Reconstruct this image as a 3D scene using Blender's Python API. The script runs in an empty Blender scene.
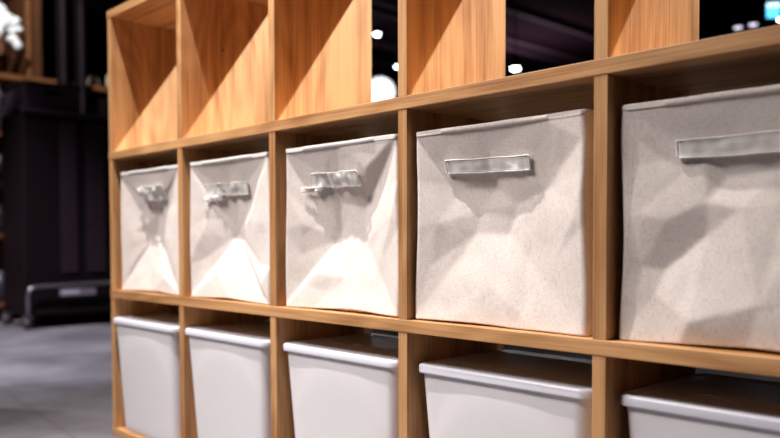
import bpy, bmesh, math, random
import numpy as np
from mathutils import Vector, noise
from mathutils.geometry import delaunay_2d_cdt
R = math.radians
S = bpy.context.scene
COL = S.collection

# ------------------------------------------------------------------ camera
cd = bpy.data.cameras.new('camera'); cam = bpy.data.objects.new('camera', cd); COL.objects.link(cam)
S.camera = cam
yaw, pitch, roll = 0.7987701, -0.0327187, -0.0014063
cam.location = (2.216, -0.96541, 0.56216)
f = Vector((-math.sin(yaw)*math.cos(pitch), math.cos(yaw)*math.cos(pitch), math.sin(pitch)))
r0 = Vector((math.cos(yaw), math.sin(yaw), 0)); u0 = r0.cross(f)
r = r0*math.cos(roll)+u0*math.sin(roll); u = -r0*math.sin(roll)+u0*math.cos(roll)
from mathutils import Matrix
cam.rotation_euler = Matrix((r, u, -f)).transposed().to_euler()
cd.sensor_width = 36; cd.lens = 787.006/780*36
cd.shift_x = -17.735/780; cd.shift_y = 46.6225/780
cd.clip_start = .02; cd.clip_end = 60
cd.dof.use_dof = True; cd.dof.focus_distance = 1.30; cd.dof.aperture_fstop = 2.6; cd.dof.aperture_blades = 0

# ------------------------------------------------------------------ world, lights, exposure
W = bpy.data.worlds.new('world'); S.world = W; W.use_nodes = True
W.node_tree.nodes['Background'].inputs[0].default_value = (.5, .4, .5, 1)
W.node_tree.nodes['Background'].inputs[1].default_value = .02
S.view_settings.view_transform = 'Standard'; S.view_settings.look = 'None'
S.view_settings.gamma = 1; S.view_settings.use_curve_mapping = False
S.view_settings.exposure = 0.50

def spot(name, loc, target, watt, col, size, blend, rad):
    l = bpy.data.lights.new(name, 'SPOT'); l.energy = watt; l.color = col
    l.spot_size = R(size); l.spot_blend = blend; l.shadow_soft_size = rad
    o = bpy.data.objects.new(name, l); COL.objects.link(o); o.location = loc
    o.rotation_euler = (Vector(target)-Vector(loc)).to_track_quat('-Z', 'Y').to_euler()
    return o
def area(name, loc, target, watt, col, sx, sy):
    l = bpy.data.lights.new(name, 'AREA'); l.energy = watt; l.color = col; l.shape = 'RECTANGLE'; l.size = sx; l.size_y = sy
    o = bpy.data.objects.new(name, l); COL.objects.link(o); o.location = loc
    o.rotation_euler = (Vector(target)-Vector(loc)).to_track_quat('-Z', 'Y').to_euler()
    return o
KEY = (0.72, -0.54, 3.0)
spot('key_spot', KEY, (.72, 0.0, .65), 280, (1, .92, .86), 64, 1.0, .025)
spot('back_spot', (2.06, 1.57, 3.02), (.88, 0, 1.15), 640, (1, .98, .95), 44, .15, .02)
area('front_fill', (-.2, -1.9, 3.1), (1.1, 0, .2), 13.5, (1, .92, .89), 1.6, .8).data.spread = R(62)  # soft fill added in place of the store's front lamps
spot('aisle_spot', (-1.9, -1.0, 3.2), (-2.35, 0, .35), 620, (.96, .93, 1), 62, .7, .06)
pl_ = bpy.data.lights.new('ceiling_fill', 'SPOT'); pl_.energy = 26; pl_.spot_size = R(140); pl_.spot_blend = 1; pl_.color = (1, .78, .86); pl_.shadow_soft_size = .3  # added fill, aimed up to lift the dark ceiling
po_ = bpy.data.objects.new('ceiling_fill', pl_); po_.rotation_euler = (math.pi, 0, 0); COL.objects.link(po_); po_.location = (-4.6, 8.0, 2.3)
spot('towel_spot', (-2.3, -.1, 3.1), (-3.65, 1.0, 1.85), 190, (1, .95, .9), 36, .5, .04)

# ------------------------------------------------------------------ materials
def mat(name):
    m = bpy.data.materials.new(name); m.use_nodes = True
    nt = m.node_tree; b = nt.nodes['Principled BSDF']
    return m, nt, b
def N(nt, t, **kw):
    n = nt.nodes.new(t)
    for k, v in kw.items():
        if k in n.inputs.keys(): n.inputs[k].default_value = v
        else: setattr(n, k, v)
    return n
def plain(name, col, rough=.5, metal=0, coat=0, emit=None, es=0, var=1):
    m, nt, b = mat(name)
    n = N(nt, 'ShaderNodeTexNoise', Scale=35.0, Detail=3.0)
    c = N(nt, 'ShaderNodeTexCoord'); nt.links.new(c.outputs['Object'], n.inputs['Vector'])
    ra = N(nt, 'ShaderNodeValToRGB'); ra.color_ramp.elements[0].color = tuple(x*(1-.12*var) for x in col)+(1,); ra.color_ramp.elements[1].color = tuple(min(1, x*(1+.08*var)) for x in col)+(1,)
    nt.links.new(n.outputs['Fac'], ra.inputs['Fac']); nt.links.new(ra.outputs['Color'], b.inputs['Base Color'])
    b.inputs['Roughness'].default_value = rough; b.inputs['Metallic'].default_value = metal
    if max(col) < .06: b.inputs['Specular IOR Level'].default_value = .2
    if emit:
        b.inputs['Emission Color'].default_value = emit+(1,); b.inputs['Emission Strength'].default_value = es
    return m
def oak(name, axis, lo, hi, knots=(), edge=False):
    """fine straight oak grain along the given axis, with cathedral arches and pores"""
    m, nt, b = mat(name); L = nt.links.new
    c = N(nt, 'ShaderNodeTexCoord'); oi = N(nt, 'ShaderNodeObjectInfo')
    off = N(nt, 'ShaderNodeVectorMath', operation='ADD')
    mul = N(nt, 'ShaderNodeVectorMath', operation='SCALE'); mul.inputs['Scale'].default_value = 13.0
    cmb = N(nt, 'ShaderNodeCombineXYZ')
    for i in range(3): L(oi.outputs['Random'], cmb.inputs[i])
    L(cmb.outputs[0], mul.inputs[0]); L(c.outputs['Object'], off.inputs[0]); L(mul.outputs[0], off.inputs[1])
    def mp(sc):
        q = N(nt, 'ShaderNodeMapping'); s = [sc[0]]*3; s['XYZ'.index(axis)] = sc[1]; q.inputs['Scale'].default_value = s
        L(off.outputs[0], q.inputs['Vector']); return q
    fine = N(nt, 'ShaderNodeTexNoise', Scale=1.0, Detail=4.0, Roughness=.65); L(mp((260, 6)).outputs[0], fine.inputs['Vector'])
    med = N(nt, 'ShaderNodeTexNoise', Scale=1.0, Detail=3.0, Roughness=.5); L(mp((26, 1.6)).outputs[0], med.inputs['Vector'])
    rings = N(nt, 'ShaderNodeTexNoise', Scale=1.0, Detail=1.0, Roughness=.4); L(mp((6.5, 1.5)).outputs[0], rings.inputs['Vector'])
    rm = N(nt, 'ShaderNodeMath', operation='MULTIPLY'); rm.inputs[1].default_value = 70; L(rings.outputs['Fac'], rm.inputs[0])
    rs = N(nt, 'ShaderNodeMath', operation='SINE'); L(rm.outputs[0], rs.inputs[0])
    a = N(nt, 'ShaderNodeMath', operation='MULTIPLY_ADD'); L(rs.outputs[0], a.inputs[0]); a.inputs[1].default_value = .055; L(med.outputs['Fac'], a.inputs[2])
    s2 = N(nt, 'ShaderNodeMath', operation='MULTIPLY_ADD'); L(fine.outputs['Fac'], s2.inputs[0]); s2.inputs[1].default_value = .75; L(a.outputs[0], s2.inputs[2])
    ra = N(nt, 'ShaderNodeValToRGB'); e = ra.color_ramp.elements
    e[0].position = .55; e[0].color = lo+(1,); e[1].position = 1.12; e[1].color = hi+(1,)
    L(s2.outputs[0], ra.inputs['Fac']); out = ra.outputs['Color']
    # a slight tone difference from board to board
    hs = N(nt, 'ShaderNodeHueSaturation'); L(out, hs.inputs['Color'])
    mr = N(nt, 'ShaderNodeMapRange'); mr.inputs['To Min'].default_value = .93; mr.inputs['To Max'].default_value = 1.06
    L(oi.outputs['Random'], mr.inputs['Value']); L(mr.outputs[0], hs.inputs['Value']); out = hs.outputs['Color']
    for kx in knots:                                   # small dark knots
        d = N(nt, 'ShaderNodeVectorMath', operation='DISTANCE'); L(c.outputs['Object'], d.inputs[0]); d.inputs[1].default_value = kx
        q = N(nt, 'ShaderNodeMapRange'); q.inputs['From Min'].default_value = .0018; q.inputs['From Max'].default_value = .0050; q.inputs['To Min'].default_value = .2; q.inputs['To Max'].default_value = 1
        L(d.outputs['Value'], q.inputs['Value'])
        mx = N(nt, 'ShaderNodeVectorMath', operation='SCALE'); L(out, mx.inputs[0]); L(q.outputs[0], mx.inputs['Scale']); out = mx.outputs[0]
    L(out, b.inputs['Base Color'])
    b.inputs['Roughness'].default_value = .48; b.inputs['Specular IOR Level'].default_value = .35
    bp = N(nt, 'ShaderNodeBump', Strength=.12, Distance=.001); L(fine.outputs['Fac'], bp.inputs['Height']); L(bp.outputs[0], b.inputs['Normal'])
    return m
OLO, OHI = (.31, .125, .042), (.69, .385, .17)
OAK_Z = oak('oak_upright', 'Z', OLO, OHI)
OAK_K1 = oak('oak_upright_knot', 'Z', OLO, OHI, [(0, .118, .236)])
OAK_K2 = oak('oak_upright_dark_knot', 'Z', OLO, OHI, [(0, .100, .330)])
OAK_X = oak('oak_board', 'X', OLO, OHI)
OAK_Y = oak('display_oak', 'Y', (.10, .035, .014), (.24, .10, .04))

OAK_SHADED = oak('shaded_upright', 'Z', (.04, .014, .006), (.10, .038, .016))  # display oak darkened so the upright stays shaded under the spot

def fabric_mat():
    m, nt, b = mat('linen_canvas'); L = nt.links.new
    c = N(nt, 'ShaderNodeTexCoord')
    def tex(sx, sy, sz, det=3.0, ro=.6):
        q = N(nt, 'ShaderNodeMapping'); q.inputs['Scale'].default_value = (sx, sy, sz); L(c.outputs['Object'], q.inputs['Vector'])
        n = N(nt, 'ShaderNodeTexNoise', Scale=1.0, Detail=det, Roughness=ro); L(q.outputs[0], n.inputs['Vector']); return n
    v = tex(900, 900, 110); h = tex(120, 120, 900); fl = tex(700, 700, 60, 2.0, .5)
    add = N(nt, 'ShaderNodeMath', operation='ADD'); L(v.outputs['Fac'], add.inputs[0]); L(h.outputs['Fac'], add.inputs[1])
    ra = N(nt, 'ShaderNodeValToRGB'); e = ra.color_ramp.elements
    e[0].position = .62; e[0].color = (.66, .575, .52, 1); e[1].position = 1.0; e[1].color = (.85, .785, .74, 1)
    q = N(nt, 'ShaderNodeMath', operation='MULTIPLY'); q.inputs[1].default_value = .93; L(add.outputs[0], q.inputs[0]); L(q.outputs[0], ra.inputs['Fac'])
    r2 = N(nt, 'ShaderNodeValToRGB'); e = r2.color_ramp.elements
    e[0].position = .27; e[0].color = (.74, .64, .56, 1); e[1].position = .42; e[1].color = (1, 1, 1, 1); L(fl.outputs['Fac'], r2.inputs['Fac'])
    mx = N(nt, 'ShaderNodeMix', data_type='RGBA', blend_type='MULTIPLY'); mx.inputs['Factor'].default_value = .6
    L(ra.outputs['Color'], mx.inputs['A']); L(r2.outputs['Color'], mx.inputs['B']); L(mx.outputs['Result'], b.inputs['Base Color'])
    b.inputs['Roughness'].default_value = .9; b.inputs['Specular IOR Level'].default_value = .15
    b.inputs['Sheen Weight'].default_value = .15
    bp = N(nt, 'ShaderNodeBump', Strength=.15, Distance=.0008); L(add.outputs[0], bp.inputs['Height']); L(bp.outputs[0], b.inputs['Normal'])
    return m
FAB = fabric_mat()
RIM = plain('lit_hem_white_stitch', (.84, .82, .80), .8)
STRAP = plain('brightened_canvas_strap', (.84, .81, .78), .85)  # same linen, lightened so the shaded handles look lit
PP = plain('milky_plastic', (.90, .885, .91), .36, var=.15); b = PP.node_tree.nodes['Principled BSDF']
b.inputs['Subsurface Weight'].default_value = .25; b.inputs['Subsurface Radius'].default_value = (.01, .01, .012); b.inputs['Subsurface Scale'].default_value = 1
LID = plain('milky_lid_plastic', (.84, .86, .95), .30, var=.15)
MARK = plain('lid_emboss', (.82, .82, .86), .2)
BLK = plain('black_plastic', (.007, .0035, .005), .5)
BLK2 = plain('black_crate_plastic', (.055, .034, .046), .35)
TUBE = plain('dark_chrome', (.32, .28, .31), .3, .8)
PLATE = plain('grey_plate', (.20, .17, .22), .5)
INK = plain('pale_print', (.55, .52, .60), .5)
GREY = plain('dark_grey_ceramic', (.035, .028, .04), .35)
TOWEL = plain('white_terry', (.82, .88, .90), .95)
GTX = plain('grey_violet_knit', (.34, .30, .40), .9)
WALLM = plain('charcoal_wall', (.012, .004, .007), .9)
CEILM = plain('black_ceiling', (.035, .014, .024), .9)
BEAMM = plain('ceiling_beam_paint', (.16, .10, .14), .6)
CREAM = plain('cream_china', (.75, .66, .52), .3)
LAMP = plain('lit_lens', (.9, .95, 1), .5, emit=(.80, .93, 1), es=14)
GLOBE = plain('lit_globe', (.9, .93, 1), .5, emit=(.90, .93, 1), es=1.3)
DIML = plain('dim_lens', (.3, .3, .32), .5, emit=(.85, .8, 1), es=1.2)
CYAN = plain('lit_cyan_screen', (.1, .6, .9), .5, emit=(.10, .62, 1), es=1.6)
PALE = plain('lit_pale_screen', (.6, .8, .9), .5, emit=(.55, .85, 1), es=1.8)
def floor_mat():
    m, nt, b = mat('grey_stone_floor'); L = nt.links.new
    c = N(nt, 'ShaderNodeTexCoord')
    n = N(nt, 'ShaderNodeTexNoise', Scale=1.7, Detail=5.0, Roughness=.6); L(c.outputs['Object'], n.inputs['Vector'])
    n2 = N(nt, 'ShaderNodeTexNoise', Scale=60.0, Detail=3.0); L(c.outputs['Object'], n2.inputs['Vector'])
    ra = N(nt, 'ShaderNodeValToRGB'); e = ra.color_ramp.elements
    e[0].position = .38; e[0].color = (.14, .13, .142, 1); e[1].position = .62; e[1].color = (.25, .24, .265, 1); L(n.outputs['Fac'], ra.inputs['Fac'])
    q = N(nt, 'ShaderNodeMapping'); q.inputs['Rotation'].default_value = (0, 0, R(6)); q.inputs['Location'].default_value = (.12, .1, 0); L(c.outputs['Object'], q.inputs['Vector'])
    br = N(nt, 'ShaderNodeTexBrick', offset=0, offset_frequency=2, squash=1); br.inputs['Scale'].default_value = 1; br.inputs['Brick Width'].default_value = .9; br.inputs['Row Height'].default_value = .9
    br.inputs['Mortar Size'].default_value = .006; br.inputs['Color1'].default_value = (1, 1, 1, 1); br.inputs['Color2'].default_value = (.9, .9, .91, 1); br.inputs['Mortar'].default_value = (.8, .78, .8, 1)
    L(q.outputs[0], br.inputs['Vector'])
    mx = N(nt, 'ShaderNodeMix', data_type='RGBA', blend_type='MULTIPLY'); mx.inputs['Factor'].default_value = 1
    L(ra.outputs['Color'], mx.inputs['A']); L(br.outputs['Color'], mx.inputs['B']); L(mx.outputs['Result'], b.inputs['Base Color'])
    mr = N(nt, 'ShaderNodeMapRange'); mr.inputs['To Min'].default_value = .30; mr.inputs['To Max'].default_value = .55; L(n.outputs['Fac'], mr.inputs['Value']); L(mr.outputs[0], b.inputs['Roughness']); b.inputs['Specular IOR Level'].default_value = .25
    return m
FLOOR = floor_mat()

# ------------------------------------------------------------------ helpers
def link(name, me, m, parent=None, loc=None, smooth=False):
    o = bpy.data.objects.new(name, me); COL.objects.link(o)
    if m: me.materials.append(m)
    if parent: o.parent = parent
    if loc is not None: o.location = loc
    if smooth:
        for p in me.polygons: p.use_smooth = True
    return o
def obj(name, bm, m, parent=None, loc=None, smooth=False):
    me = bpy.data.meshes.new(name); bmesh.ops.recalc_face_normals(bm, faces=bm.faces)
    bm.to_mesh(me); bm.free()
    return link(name, me, m, parent, loc, smooth)
def empty(name, loc, label, cat, group=None, rz=0):
    o = bpy.data.objects.new(name, None); COL.objects.link(o); o.location = loc; o.rotation_euler = (0, 0, rz)
    o.empty_display_size = .05
    return tag(o, label, cat, group)
def tag(o, label, cat, group=None):
    o['label'] = label; o['category'] = cat
    if group: o['group'] = group
    return o
def struct(o): o['kind'] = 'structure'; return o
def box(bm, x0, x1, y0, y1, z0, z1, bev=0, seg=2):
    vs = [bm.verts.new(p) for p in [(x0, y0, z0), (x1, y0, z0), (x1, y1, z0), (x0, y1, z0), (x0, y0, z1), (x1, y0, z1), (x1, y1, z1), (x0, y1, z1)]]
    fs = [bm.faces.new([vs[i] for i in q]) for q in [(0, 3, 2, 1), (4, 5, 6, 7), (0, 1, 5, 4), (1, 2, 6, 5), (2, 3, 7, 6), (3, 0, 4, 7)]]
    if bev:
        es = list({e for fc in fs for e in fc.edges})
        bmesh.ops.bevel(bm, geom=es, offset=bev, segments=seg, affect='EDGES', profile=.5)
    return bm
def bx(*a, **k): return box(bmesh.new(), *a, **k)
def tube(bm, pts, rad, seg=10, closed=False, caps=True):
    pts = [Vector(p) for p in pts]; n = len(pts); rings = []
    rads = rad if isinstance(rad, (list, tuple)) else [rad]*n
    up = Vector((0, 0, 1)); prev = None
    for i, p in enumerate(pts):
        if closed: t = pts[(i+1) % n]-pts[i-1]
        else: t = pts[min(i+1, n-1)]-pts[max(i-1, 0)]
        t.normalize()
        if prev is None:
            a = up if abs(t.z) < .9 else Vector((1, 0, 0)); x = a.cross(t).normalized()
        else: x = (prev-t*prev.dot(t)).normalized()
        prev = x; y = t.cross(x)
        rings.append([bm.verts.new(p+(x*math.cos(k*2*math.pi/seg)+y*math.sin(k*2*math.pi/seg))*rads[i]) for k in range(seg)])
    for i in range(n if closed else n-1):
        A, B = rings[i], rings[(i+1) % n]
        for k in range(seg): bm.faces.new((A[k], A[(k+1) % seg], B[(k+1) % seg], B[k]))
    if caps and not closed:
        bm.faces.new(rings[0][::-1]); bm.faces.new(rings[-1])
    return bm
def lathe(bm, prof, cx=0, cy=0, seg=32):
    rings = [[bm.verts.new((cx+rr*math.cos(k*2*math.pi/seg), cy+rr*math.sin(k*2*math.pi/seg), z)) for k in range(seg)] for rr, z in prof]
    for A, B in zip(rings, rings[1:]):
        for k in range(seg): bm.faces.new((A[k], A[(k+1) % seg], B[(k+1) % seg], B[k]))
    bm.faces.new(rings[0][::-1]); bm.faces.new(rings[-1]); return bm
def rrect(x0, x1, y0, y1, r, n=6):
    out = []
    for cx, cy, a0 in ((x1-r, y1-r, 0), (x0+r, y1-r, 90), (x0+r, y0+r, 180), (x1-r, y0+r, 270)):
        for i in range(n+1):
            a = R(a0+90*i/n); out.append((cx+r*math.cos(a), cy+r*math.sin(a)))
    return out
def loft(bm, loops, cap0=True, cap1=True):
    rings = [[bm.verts.new(p) for p in lp] for lp in loops]
    for A, B in zip(rings, rings[1:]):
        n = len(A)
        for k in range(n): bm.faces.new((A[k], A[(k+1) % n], B[(k+1) % n], B[k]))
    if cap0: bm.faces.new(rings[0][::-1])
    if cap1: bm.faces.new(rings[-1])
    return bm

# ------------------------------------------------------------------ the room
struct(obj('floor', bx(-8, 6, -6, 12, -.1, 0), FLOOR))
struct(obj('ceiling', bx(-8, 6, -6, 12, 3.42, 3.52), CEILM))
struct(obj('wall_left', bx(-8.1, -8, -6, 12, 0, 3.42), WALLM))
struct(obj('wall_right', bx(6, 6.1, -6, 12, 0, 3.42), WALLM))
struct(obj('wall_back', bx(-8, 6, 12, 12.1, 0, 3.42), WALLM))
struct(obj('wall_front', bx(-8, 6, -6.1, -6, 0, 3.42), WALLM))

# ------------------------------------------------------------------ oak shelving unit
P, T, D = .40, .02252, .2741
ZB = [0, .39817, .7919, 1.19049]                      # undersides of the four horizontal boards
unit = empty('shelving_unit', (1.01, .137, 0), 'light oak open cube shelving unit standing on the grey floor, filling most of the picture', 'shelving unit')
def up(o, me_loc):                                     # parts keep world sizes; parent sits at the unit's base
    o.location = Vector(me_loc)-unit.location; o.parent = unit; return o
for i, z in enumerate(ZB):
    o = obj('top_board' if i == 3 else 'base_board' if i == 0 else 'shelf_board', bx(-.0015, 5*P+T+.0015, -.0012, D, 0, T, bev=.0012), OAK_X); up(o, (0, 0, z))
for j in range(3):
    z0 = ZB[j]+T; h = ZB[j+1]-z0
    for k in range(6):
        m = OAK_Z
        if j == 2 and k == 1: m = OAK_K1
        if j == 2 and k == 3: m = OAK_K2
        bmm = bx(-T, 0, 0, D, 0, h, bev=.0010)
        o = obj('side_panel' if k in (0, 5) else 'divider', bmm, m); up(o, (k*P+T, 0, z0))

# ------------------------------------------------------------------ fabric boxes
BW, BH, BD, YF = .350, .329, .262, .008
def depth_grid(ctrl, creases, bm_=9, n=130, blur=1.2, seed=0, nz=3.0):
    """sagging cloth front: recess in metres at (u, v) from creased control points"""
    border = [(0, 0, 0), (.5, 0, bm_), (1, 0, 0), (0, 1, 0), (.5, 1, 2), (1, 1, 0), (0, .5, 1), (1, .5, 1), (0, .25, 1), (1, .25, 1), (0, .75, 1), (1, .75, 1), (.25, 1, 1), (.75, 1, 1), (.25, 0, bm_*.6), (.75, 0, bm_*.6)]
    pts = border+list(ctrl)
    co = [Vector((a, b)) for a, b, _ in pts]
    edges = [(len(border)+a if a >= 0 else -a-1, len(border)+b if b >= 0 else -b-1) for a, b in creases]
    v2, e2, f2, ov, _, _ = delaunay_2d_cdt(co, edges, [], 0, 1e-5)
    dz = []
    for i, o in enumerate(ov):
        if o: dz.append(pts[o[0]][2])
        else:
            ds = [((v2[i]-Vector(q[:2])).length+1e-4, q[2]) for q in pts]; w = [1/d**3 for d, _ in ds]; dz.append(sum(a*b[1] for a, b in zip(w, ds))/sum(w))
    U, V = np.meshgrid(np.linspace(0, 1, n), np.linspace(0, 1, n)); Z = np.zeros((n, n))
    for tr in f2:
        for k in range(1, len(tr)-1):
            a, b_, c = v2[tr[0]], v2[tr[k]], v2[tr[k+1]]
            det = (b_.y-c.y)*(a.x-c.x)+(c.x-b_.x)*(a.y-c.y)
            if abs(det) < 1e-9: continue
            l1 = ((b_.y-c.y)*(U-c.x)+(c.x-b_.x)*(V-c.y))/det; l2 = ((c.y-a.y)*(U-c.x)+(a.x-c.x)*(V-c.y))/det; l3 = 1-l1-l2
            M = (l1 >= -1e-6) & (l2 >= -1e-6) & (l3 >= -1e-6)
            Z[M] = (l1*dz[tr[0]]+l2*dz[tr[k]]+l3*dz[tr[k+1]])[M]
    rad = int(blur*3)+1; kx = np.exp(-(np.arange(-rad, rad+1)**2)/(2*blur**2)); kx /= kx.sum()
    Zp = np.pad(Z, rad, mode='edge')
    Zp = np.apply_along_axis(lambda q: np.convolve(q, kx, 'valid'), 0, Zp); Z = np.apply_along_axis(lambda q: np.convolve(q, kx, 'valid'), 1, Zp)
    NZ = np.zeros((n, n))
    for i in range(n):
        for j in range(n):
            uu, vv = j/(n-1), i/(n-1); e = min(1, min(uu, 1-uu)*7, (1-vv)*7, .3+vv*7)
            p = Vector((uu*3.1+seed*7.3, vv*2.7, seed*3.1))
            w = noise.noise(p*1.0)*1.0+noise.noise(p*2.4+Vector((5, 1, 0)))*.5
            rg = 1-abs(noise.noise(p*1.6+Vector((0, 9, 2))))*2.6      # soft ridges = folds
            NZ[i, j] = (w+.45*max(0, rg))*e
    return (Z+NZ*nz)/1000
def sample(G, uu, vv):
    n = G.shape[0]; x = min(max(uu, 0), 1)*(n-1); y = min(max(vv, 0), 1)*(n-1)
    i, j = min(int(y), n-2), min(int(x), n-2); a, b_ = y-i, x-j
    return (G[i, j]*(1-a)*(1-b_)+G[i+1, j]*a*(1-b_)+G[i, j+1]*(1-a)*b_+G[i+1, j+1]*a*b_)
def fabric_box(x0, label, ctrl, creases, seed, handle, nz=3.0, blur=1.0, lift=(.004, .5), tabs=None, yf=YF, pinch=.004, bh=BH):
    BH = bh
    root = empty('fabric_storage_box', (x0+BW/2, yf+BD/2, ZB[1]+T+.0012), label, 'storage box', 'linen fabric boxes in the middle row')
    G = depth_grid(ctrl, creases, seed=seed, nz=nz, blur=blur); n = G.shape[0]
    bm = bmesh.new(); rows = []
    hw, hd = BW/2, BD/2
    ms, mb = 30, 40
    for i in range(n):
        v = i/(n-1); row = []
        pin = pinch*max(0, (v-.80)/.2)**2 + .003*math.sin(v*math.pi*2+seed)
        sag = .0025*math.sin(math.pi*v*1.0)
        for j in range(n):                              # front
            uu = j/(n-1); z = v*BH
            rnd = .006*(max(0, 1-min(uu, 1-uu)*BW/.009)**2)
            bot = lift[0]*math.exp(-((uu-lift[1])/.28)**2)*max(0, 1-v/.12)
            x = -hw+uu*BW
            x += (pin)*(1 if uu < .5 else -1)*abs(2*uu-1)**6
            z += bot+.0012*noise.noise(Vector((uu*5+seed, 1.5, v*3)))
            row.append(bm.verts.new((x, -hd+G[i, j]+rnd, z)))
        def side(t, sgn):
            w = 4*t*(1-t)
            return sgn*(hw-pin*(1-t))-sgn*w*(.004+.007*noise.noise(Vector((t*3+seed, v*3.3, sgn*4))))*math.sin(math.pi*min(1, v*1.2+.05)), t
        for k in range(1, ms):
            t = k/ms; x, _ = side(t, 1); row.append(bm.verts.new((x, -hd+.006+t*(BD-.006), v*BH)))
        for k in range(mb+1):
            t = k/mb; row.append(bm.verts.new((hw-t*BW, hd-.004*math.sin(math.pi*t)*math.sin(math.pi*v)*(1+noise.noise(Vector((t*3, v*3, seed)))), v*BH)))
        for k in range(ms-1, 0, -1):
            t = k/ms; x, _ = side(t, -1); row.append(bm.verts.new((x, -hd+.006+t*(BD-.006), v*BH)))
        rows.append(row)
    for A, B in zip(rows, rows[1:]):
        q = len(A)
        for k in range(q): bm.faces.new((A[k], A[(k+1) % q], B[(k+1) % q], B[k]))
    bm.faces.new(rows[0][::-1])
    top = [v.co.copy() for v in rows[-1]]
    body = obj('body', bm, FAB, root, smooth=True)
    so = body.modifiers.new('thickness', 'SOLIDIFY'); so.thickness = .0022; so.offset = -1
    # hem round the open top: a folded tape
    hb = bmesh.new(); C0 = sum(top, Vector())/len(top); loops = []
    for dz, dr in ((-.006, .0006), (-.0055, .0014), (.0006, .0014), (.0018, .0004), (.0018, -.0020), (-.006, -.0034)):
        lp = []
        for p in top:
            d = Vector((p.x-C0.x, p.y-C0.y, 0)); nx = Vector((d.x/hw, d.y/hd, 0)); 
            nn = Vector((nx.x if abs(nx.x) >= abs(nx.y) else nx.x**7, nx.y if abs(nx.y) > abs(nx.x) else nx.y**7, 0)).normalized()
            lp.append(p+nn*dr+Vector((0, 0, dz)))
        loops.append(lp)
    loops.append(loops[0]); loft(hb, loops, False, False)
    obj('hem', hb, RIM if seed < 4 else FAB, root, smooth=True)  # whiter hems on the left boxes: their stronger light put into the colour
    # handle: a stitched strip of the same cloth
    def strip(name, q, seedh, wr, mtl=STRAP, lift_=.0035, nu=60, nv=12):
        (ua, va), (ub, vb), (uc, vc), (ud, vd) = q       # TL TR BL BR
        hb = bmesh.new(); g = []
        for i in range(nv+1):
            a = i/nv; rw = []
            for j in range(nu+1):
                t = j/nu
                uu = (ua*(1-t)+ub*t)*(1-a)+(uc*(1-t)+ud*t)*a; vv = (va*(1-t)+vb*t)*(1-a)+(vc*(1-t)+vd*t)*a
                e = min(1, t*8, (1-t)*8)
                vv += wr*.006*noise.noise(Vector((t*4, 3, seedh)))*e
                out = lift_+e*wr*(.0035+.006*noise.noise(Vector((t*5+seedh, a*.8, seedh*2.2)))+.004*noise.noise(Vector((t*11+seedh, a*1.6, 4))))
                edge = .0009 if (i in (1, nv-1) or j in (1, 2, nu-1, nu-2)) else 0
                g_ = max(sample(G, uu, vv), -1)
                rw.append(hb.verts.new((-hw+uu*BW, -hd+g_-max(.0020, out)-edge, vv*BH)))
            g.append(rw)
        for A, B in zip(g, g[1:]):
            for j in range(nu): hb.faces.new((A[j], A[j+1], B[j+1], B[j]))
        o = obj(name, hb, mtl, root, smooth=True)
        s = o.modifiers.new('thickness', 'SOLIDIFY'); s.thickness = .002; s.offset = 0
        # hemmed border, a thin raised cord round the strip
        per = [g[0][j].co.copy() if False else None for j in range(0)]
        return o
    hq, wr = handle
    h = strip('handle', hq, seed+.7, wr)
    cb = bmesh.new(); me = h.data; nu, nv = 60, 12; idx = [j for j in range(nu+1)]+[(i*(nu+1)+nu) for i in range(1, nv+1)]+[nv*(nu+1)+j for j in range(nu-1, -1, -1)]+[i*(nu+1) for i in range(nv-1, 0, -1)]
    # stitched edging follows the strip's outline
    def vtx(k): return me.vertices[k].co+Vector((0, -.0012, 0))
    zs = sorted(range(len(me.vertices)), key=lambda k: k)
    tube(cb, [vtx(k) for k in idx], .0014, 6, closed=True)
    obj('stitched_edge', cb, RIM, h, smooth=True)
    if tabs:
        for tq in tabs: strip('loose_strap_end', tq, seed+3.1, .5, lift_=.007, nu=20, nv=6)
    return root
# control points: (u, v, recess mm); creases join them (negative = border point)
TL, TR, BL, BR = -4, -6, -1, -3
fabric_box(.044, 'linen fabric box in the leftmost middle cube, handle bunched into a knot',
    [(.40, .49, 47), (.44, .64, 45), (.47, .82, 15), (.22, .83, 14), (.75, .85, 14), (.74, .42, 17), (.15, .50, 14), (.40, .22, 24), (.70, .12, 7), (.20, .28, 19)],
    [(TL, 1), (TR, 1), (0, 1), (0, BL), (0, BR), (0, 7)], 1, ([(.28, .86), (.68, .865), (.30, .76), (.68, .755)], 2.3), nz=2.4)
fabric_box(.437, 'linen fabric box second from left in the middle row, shaded in a deep V',
    [(.45, .47, 48), (.24, .66, 20), (.68, .58, 22), (.46, .72, 36), (.12, .45, 9), (.80, .27, 20), (.88, .12, 1), (.46, .22, 25), (.10, .27, 14), (.30, .18, 12), (.45, .88, 18)],
    [(TL, 0), (TR, 0), (0, BL), (0, BR), (0, 7), (0, 3)], 2, ([(.17, .835), (.68, .83), (.19, .755), (.68, .745)], 1.0), nz=2.4,
    tabs=[[(.17, .745), (.36, .745), (.18, .715), (.36, .715)]])
fabric_box(.841, 'linen fabric box in the third middle cube, sharp bright triangle fold at its bottom',
    [(.38, .44, 46), (.63, .42, 38), (.60, .62, 47), (.14, .52, 13), (.72, .83, 8), (.50, .20, 22), (.82, .32, 17), (.40, .66, 45), (.94, .56, 2), (.10, .33, 14), (.30, .84, 20), (.50, .44, 40), (.25, .22, 12)],
    [(TL, 0), (0, 7), (7, 2), (2, TR), (1, 2), (0, 11), (11, 1), (0, BL), (1, BR)], 3, ([(.22, .835), (.65, .828), (.22, .755), (.65, .742)], 1.0), nz=2.4, lift=(.006, .6),
    tabs=[[(.14, .755), (.32, .755), (.14, .725), (.30, .725)]])
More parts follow.
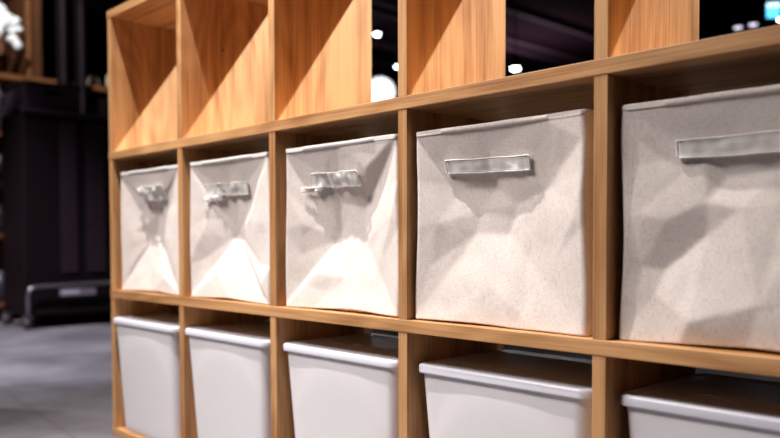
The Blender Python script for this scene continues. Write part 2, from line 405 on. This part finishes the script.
fabric_box(1.230, 'linen fabric box in the fourth middle cube, smooth stitched handle, peaked fold at its centre',
    [(.34, .47, 30), (.53, .46, 36), (.35, .575, 31), (.57, .60, 38), (.76, .66, 23), (.98, .88, 2), (.27, .70, 29), (.13, .52, 9), (.46, .20, 14), (.80, .32, 17), (.44, .70, 40), (.10, .30, 12), (.45, .87, 16), (.94, .52, 3), (.20, .26, 17)],
    [(TL, 6), (6, 2), (2, 0), (2, 3), (3, 4), (4, 5), (1, 3), (0, 1), (0, BL), (1, BR), (1, 8)], 4, ([(.185, .842), (.69, .83), (.185, .775), (.69, .762)], .4), nz=2.2, lift=(.003, .3), yf=.010, bh=.3265)
fabric_box(1.632, 'linen fabric box at the right edge of the photo, partly cut off by the frame',
    [(.34, .45, 19), (.34, .58, 14), (.47, .55, 14), (.18, .31, 15), (.14, .20, 9), (.32, .77, 22), (.60, .70, 30), (.06, .54, 1), (.20, .52, 6), (.75, .50, 14), (.55, .18, 2), (.80, .20, 4), (.30, .10, -4), (.40, .68, 30), (.07, .32, 7), (.8, .8, 16), (.62, .56, 20)],
    [(TL, 5), (1, 2), (1, 0), (0, 3), (3, 4), (4, BL), (7, 1), (2, 16)], 5, ([(.225, .835), (.79, .835), (.23, .765), (.79, .757)], .5), nz=2.2, yf=.016, bh=.325)

# ------------------------------------------------------------------ plastic bins with lids
BZ = T+.0012
def bin_mesh(w, d, h):
    bm = bmesh.new(); n = 22; loops = []
    for i in range(n+1):
        v = i/n; tp = .020*(1-v)
        base = rrect(-w/2+tp, w/2-tp, -d/2+tp*.8, d/2-tp*.8, .026, 8)
        # resample so the flat front has enough points for its arch relief
        lp = []
        m = len(base)
        for k in range(m):
            a, b_ = Vector(base[k]), Vector(base[(k+1) % m]); L_ = (b_-a).length; s = max(1, int(L_/.008))
            s = {True: 40, False: 1}[L_ > .1]
            for q in range(s): lp.append(a.lerp(b_, q/s))
        out = []
        for p in lp:
            y = p.y
            if y < -d/2+.03:
                ux = abs(p.x)/(w/2-.040); vz = (v*h)/(h-.030)
                ar = ux**3.2*.30+max(0, vz)**1.0
                bump = 1/(1+math.exp((max(ux, 0)-1)*16))*1/(1+math.exp((ar-1.02)*26))
                y -= .0022*bump  # arch relief imitates the soft light gradient on the front
            out.append((p.x, y, v*h))
        loops.append(out)
    # foot
    loops[0] = [(p[0]*.985, p[1]*.985, 0) for p in loops[0]]
    loft(bm, loops, True, False)
    return bm
def lid_mesh(w, d):
    bm = bmesh.new(); loops = []
    for ins, z in ((.003, -.0165), (.0004, -.016), (0, -.013), (0, -.0045), (.0012, -.0015), (.0045, 0), (.009, -.0003), (.0115, -.0022), (.040, -.0026)):
        loops.append([(x, y, z) for x, y in rrect(-w/2+ins, w/2-ins, -d/2+ins, d/2-ins, max(.022-ins*.4, .004), 8)])
    loft(bm, loops, True, True); return bm
LW, LD, BHH = .362, .262, .320
def squiggle(bm, pts): tube(bm, pts, .0012, 6)
for k, (xl, yf, lab) in enumerate([
    (.031, -.015, 'lidded milky white plastic bin in the leftmost bottom cube, jutting slightly past the shelf edge'),
    (.4245, -.006, 'lidded milky white plastic bin in the bottom row, second from the left'),
    (.829, .003, 'lidded milky white plastic bin in the bottom row, right in the third cube'),
    (1.227, .012, 'lidded milky white plastic bin in the fourth bottom cube, curled mark on its lid'),
    (1.6245, .020, 'lidded milky white plastic bin at the bottom right corner, wavy marks on its lid')]):
    root = empty('plastic_bin', (xl+LW/2, yf+LD/2, BZ), lab, 'storage bin', 'lidded plastic bins in the bottom row')
    if k == 0: bme = None
    b_ = obj('body', bin_mesh(LW-.010, LD-.010, BHH-.0105), PP, root, smooth=True)
    l_ = obj('lid', lid_mesh(LW, LD), LID, root, (0, 0, BHH), smooth=True)
    if k >= 2:
        q = bmesh.new()
        squiggle(q, [(-.10+.006*i, -.045+.010*math.sin(i*.55), -.0022) for i in range(10)])
        squiggle(q, [(-.045+.012*math.cos(a*.5), -.03+.012*math.sin(a*.5), -.0022) for a in range(11)])
        if k == 4: squiggle(q, [(.0+.006*i, -.05+.007*math.sin(i*.4), -.0022) for i in range(13)])
        obj('embossed_mark', q, MARK, l_, smooth=True)

# ------------------------------------------------------------------ the spotlight that lights the top cubes from behind, with an added plate that keeps light off the lower rows
o = empty('track_spotlight', (2.06, 1.57, 3.02), 'black track spotlight with an added flat light-blocking plate, on the ceiling behind the shelving', 'spotlight')
q = bmesh.new(); tube(q, [(.02, .03, .035), (.09, .13, .17)], [.05, .06], 20); obj('housing', q, BLK, o, smooth=True)
obj('light_block_plate', bx(-.45, .25, -.137, .30, -.252, -.248), BLK, o)
q = bmesh.new(); tube(q, [(.09, .13, .16), (.09, .13, .40)], .012, 8); obj('stem', q, BLK, o)
for xx in (-.40, .22):
    q = bmesh.new(); tube(q, [(xx, .25, -.248), (.09, .16, .15)], .005, 6); obj('plate_arm', q, BLK, o)

# ------------------------------------------------------------------ background, left: black rolling cart
cx0, cx1, cy0, cy1 = -3.45, -2.97, .76, 1.42
cart = empty('rolling_cart', ((cx0+cx1)/2, (cy0+cy1)/2, 0), 'tall black rolling cart with ribbed side and low tubular bar, left of the oak shelves', 'cart')
def cl(p): return Vector(p)-cart.location
def rel(bm, root): bmesh.ops.translate(bm, verts=bm.verts, vec=-root.location); return bm
def arc(p0, c, p1, n=6): return [Vector(p0).lerp(Vector(c), t).lerp(Vector(c).lerp(Vector(p1), t), t) for t in [i/n for i in range(n+1)]]
obj('body', rel(bx(cx0+.03, cx1-.03, cy0+.0, cy1, .13, 1.37, bev=.006), cart), BLK, cart)
for ya, wd in ((.985, .10), (1.15, .12)):                                     # columns of moulded ribs on the side facing the aisle
    q = bmesh.new()
    for i in range(40): box(q, cx1-.032, cx1-.018, ya, ya+wd, .36+i*.0245, .372+i*.0245)
    obj('ribbed_panel', rel(q, cart), BLK2, cart)
q = bmesh.new(); zt = .27; X = cx1+.012
tube(q, [(X, cy0, .09)]+arc((X, cy0, zt-.06), (X, cy0, zt), (X, cy0+.06, zt))+arc((X, cy1-.06, zt+.012), (X, cy1, zt+.012), (X, cy1, zt-.06))+[(X, cy1, .09)], .011, 10)
obj('bar', rel(q, cart), TUBE, cart, smooth=True)
q = bmesh.new(); box(q, cx0, cx1, cy0, cy1, .085, .125, bev=.004); obj('base', rel(q, cart), BLK, cart)
for xa in (cx0, cx1-.05): obj('top_rail', rel(bx(xa, xa+.05, cy0-.01, cy1, 1.37, 1.395, bev=.003), cart), BLK2, cart)
q = bx(X+.011, X+.016, cy0+.19, cy0+.42, .205, .25); pl = obj('label_plate', rel(q, cart), PLATE, cart)
q = bmesh.new(); 
for i in range(6): box(q, X+.0155, X+.018, cy0+.2+i*.019, cy0+.213+i*.019, .214, .243)
obj('print', rel(q, cart), INK, pl)
for (a, b_) in ((cx1-.03, cy0+.012), (cx0+.05, cy0+.012), (cx1-.03, cy1-.05), (cx0+.05, cy1-.05)):
    q = bmesh.new(); box(q, a-.004, a+.004, b_-.028, b_+.028, .045, .087); box(q, a-.02, a+.02, b_-.02, b_+.02, .078, .087); cs = obj('caster', rel(q, cart), TUBE, cart)
    w = bmesh.new(); tube(w, [(a-.018, b_, .033), (a+.018, b_, .033)], .0328, 20); obj('wheel', rel(w, cart), BLK2, cs, smooth=True)
o = obj('black_crate', bx(-.2, .2, -.17, .17, 0, .16, bev=.01), BLK2, None, (-3.2, .95, 1.3975)); tag(o, 'low black crate lying on top of the tall black cart', 'crate')
# give the crate its open rim and hand slot
bmc = bmesh.new(); box(bmc, -.21, .21, -.18, .18, .15, .17, bev=.004); obj('rim', bmc, BLK, o)
bmc = bmesh.new(); box(bmc, .199, .203, -.05, .05, .09, .12); obj('hand_slot', bmc, BLK, o)

# dark metal rack uprights behind the cart
for i, (y, lab) in enumerate([(1.20, 'left one of two dark metal poles rising behind the black cart'), (1.33, 'dark metal pole behind the black cart, the one nearer the oak shelves')]):
    o = empty('metal_pole', (-3.52, y, 0), lab, 'pole', 'metal poles behind the cart')
    q = bmesh.new(); box(q, -.028, .028, -.028, .028, .01, 3.418); obj('post', q, BLK, o)
    q = bmesh.new()
    pr = [(.030+.0035*(k % 2), 0, .6+k*.0225) for k in range(120)]
    tube(q, pr, .010, 6); obj('ribbed_cable', q, GREY, o)
    q = bmesh.new(); box(q, -.045, .045, -.045, .045, 0, .012); obj('foot_plate', q, BLK, o)

# wooden display unit further back, with a niche for the towels
du = empty('display_cabinet', (-4.0, .6, 0), 'brown wooden display cabinet with dark shelves behind the black cart', 'cabinet')
def part(name, m, *a, **k): return obj(name, rel(bx(*a, **k), du), m, du)
part('upright', OAK_SHADED, -4.2, -3.62, 1.02, 1.10, 0, 3.0); part('lit_edge_strip', OAK_Y, -3.64, -3.60, 1.0, 1.02, 1.70, 3.0); part('upright', OAK_Y, -4.2, -3.62, -.2, -.1, 0, 3.0)  # strip in lighter oak stands for the post's lit edge
for z in (.10, .58, .94, 1.28): part('shelf', OAK_Y, -4.2, -3.62, -.1, 1.0, z, z+.03)
part('counter', OAK_Y, -4.2, -3.56, -.2, 1.75, 1.665, 1.70)
part('back_panel', OAK_Y, -4.24, -4.2, -.2, 1.12, 0, 3.0)
part('side_ledge', BLK, -4.2, -3.60, 1.12, 1.75, .0, 1.665)
def jar(x, y, z, rr, h, m, name, lab, cat, grp=None):
    o = obj(name, lathe(bmesh.new(), [(rr*.7, 0), (rr*.95, h*.15), (rr, h*.45), (rr*.9, h*.75), (rr*.6, h*.9), (rr*.62, h)], seg=28), m, None, (x, y, z+.0015), smooth=True)
    tag(o, lab, cat, grp); return o
for z, nm in ((1.31, 'on the upper shelf'), (.97, 'on the middle shelf'), (.61, 'on the lower shelf'), (.13, 'on the lowest shelf')):
    jar(-3.78, .86, z, .11, .22, GREY, 'dark_pot', 'dark grey pot '+nm+' of the wooden cabinet at left', 'pot', 'dark pots on the cabinet shelves')
jar(-3.70, 1.50, 1.70, .045, .09, CREAM, 'cream_cup', 'small cream cup on the counter behind the left metal pole', 'cup')
o = jar(-3.68, 1.68, 1.70, .09, .15, CREAM, 'round_jug', 'round pale jug on the counter just left of the oak shelves', 'jug')
# towels
def soft_tube(bm, pts, rads): return tube(bm, pts, rads, 16)
def smooth_path(pts, n=8):
    out = []; P_ = [Vector(p) for p in pts]; P_ = [P_[0]]+P_+[P_[-1]]
    for i in range(1, len(P_)-2):
        for k in range(n):
            t = k/n; a, b_, c, d = P_[i-1:i+3]
            out.append(.5*((2*b_)+(-a+c)*t+(2*a-5*b_+4*c-d)*t*t+(-a+3*b_-3*c+d)*t**3))
    out.append(P_[-2]); return out
def towel(path, rr, lab, name='white_towel', m=TOWEL, cat='towel', grp='white towels in the cabinet niche'):
    pp = smooth_path(path); bm = bmesh.new(); n = len(pp)
    tube(bm, pp, [rr*(1+.12*math.sin(i*1.3))*(.75 if i in (0, n-1) else 1) for i in range(n)], 16)
    for v in bm.verts: v.co += Vector((1, 1, 1))*.008*noise.noise(v.co*14)
    c = Vector((pp[0].x, pp[0].y, min(v.co.z for v in bm.verts)))
    bmesh.ops.translate(bm, verts=bm.verts, vec=-c)
    o = obj(name, bm, m, None, c, smooth=True); tag(o, lab, cat, grp); return o
towel([(-3.64, .72, 1.80), (-3.62, .76, 1.93), (-3.62, .84, 2.05), (-3.62, .90, 2.07), (-3.63, .925, 2.0)], .054, 'rolled white towel arching over in the cabinet niche, nearest the wooden upright')
towel([(-3.80, .64, 1.80), (-3.80, .70, 1.98), (-3.80, .80, 2.13), (-3.80, .92, 2.17)], .065, 'rolled white towel behind the arching one in the cabinet niche')
towel([(-3.95, .62, 1.78), (-3.95, .66, 2.0), (-3.95, .72, 2.20)], .07, 'upright white towel roll at the left edge of the photo')
towel([(-3.54, .86, 1.95), (-3.52, .93, 1.87)], .030, 'short white towel end sticking out towards the wooden upright')
towel([(-3.30, .565, 1.30), (-3.29, .58, 1.5), (-3.29, .64, 1.56), (-3.29, .69, 1.5), (-3.30, .69, 1.36)], .045, 'grey violet scarf looped at the left edge beside the black cart', 'grey_scarf', GTX, 'scarf', None)

# ------------------------------------------------------------------ ceiling: beams and lamps
for i, x in enumerate((-3.85, -4.72, -5.05, -6.3, -7.2, -2.6, -1.2)):
    o = obj('ceiling_beam', bx(-.04, .04, -5.9, 11.9, -.08, .0), BEAMM, None, (x, 0, 3.42))
    struct(o); o.name = 'trim_%d' % (i+1)
def lampspot(p, rr, m, lab):
    o = empty('ceiling_spotlight', p, lab, 'spotlight', 'small spotlights under the dark ceiling')
    q = bmesh.new(); lathe(q, [(rr*.7, rr*2.6), (rr*1.12, rr*2.2), (rr*1.12, 0)][::-1], seg=24); obj('housing', q, BLK, o)
    q = bmesh.new(); lathe(q, [(rr*.3, -rr*.45), (rr*.8, -rr*.3), (rr, -.002)], seg=24); obj('lens', q, m, o, smooth=True)
    q = bmesh.new(); tube(q, [(0, 0, rr*2.4), (0, 0, 3.42-p[2])], .008, 8); obj('stem', q, BLK, o)
def ray(X, Y, s):
    d = f+r*((X-407.735)/787.006)-u*((Y-265.6225)/787.006); return Vector(cam.location)+d*s
lampspot((-5.75, 6.22, 3.34), .045, LAMP, 'white spotlight high at the left side of the narrow third opening')
lampspot((-5.37, 6.25, 2.85), .045, LAMP, 'white spotlight half hidden at the right side of the narrow third opening')
lampspot((-3.27, 6.05, 2.47), .050, LAMP, 'bright spotlight seen in the fourth opening just above the shelf')
lampspot((-.634, 6.0, 2.43), .035, DIML, 'faint spotlight in the upper right opening, right one of two faint ones')
lampspot((-.765, 6.0, 2.43), .035, DIML, 'faint spotlight in the upper right opening, left one of two faint ones')
lampspot((-.41, 6.05, 2.44), .035, LAMP, 'small bright spotlight at the right edge beside the cyan screen')
o = empty('globe_pendant', (-5.445, 6.0, 2.49), 'large round white glowing pendant lamp low in the narrow third opening', 'pendant lamp')
q = bmesh.new(); bmesh.ops.create_uvsphere(q, u_segments=32, v_segments=20, radius=.19); obj('globe', q, GLOBE, o, smooth=True)
q = bmesh.new(); tube(q, [(0, 0, .18), (0, 0, .93)], .006, 8); obj('cord', q, BLK, o)
q = bmesh.new(); lathe(q, [(.03, .18), (.035, .22), (.02, .24)], seg=20); obj('cap', q, BLK, o)
o = empty('hanging_screen', (-.465, 6.0, 2.505), 'small cyan lit screen hanging from the ceiling at the upper right corner', 'screen')
q = bx(-.065, .060, -.012, .03, -.065, .075, bev=.004); s_ = obj('casing', q, BLK, o)
q = bx(-.055, .050, -.016, -.011, -.055, .035); obj('display', q, CYAN, o)
q = bx(-.055, .050, -.016, -.011, .035, .068); obj('header_strip', q, PALE, o)
q = bmesh.new(); tube(q, [(0, .01, .07), (0, .01, .99)], .006, 8); obj('rod', q, BLK, o)
o.rotation_euler = (0, 0, R(35))
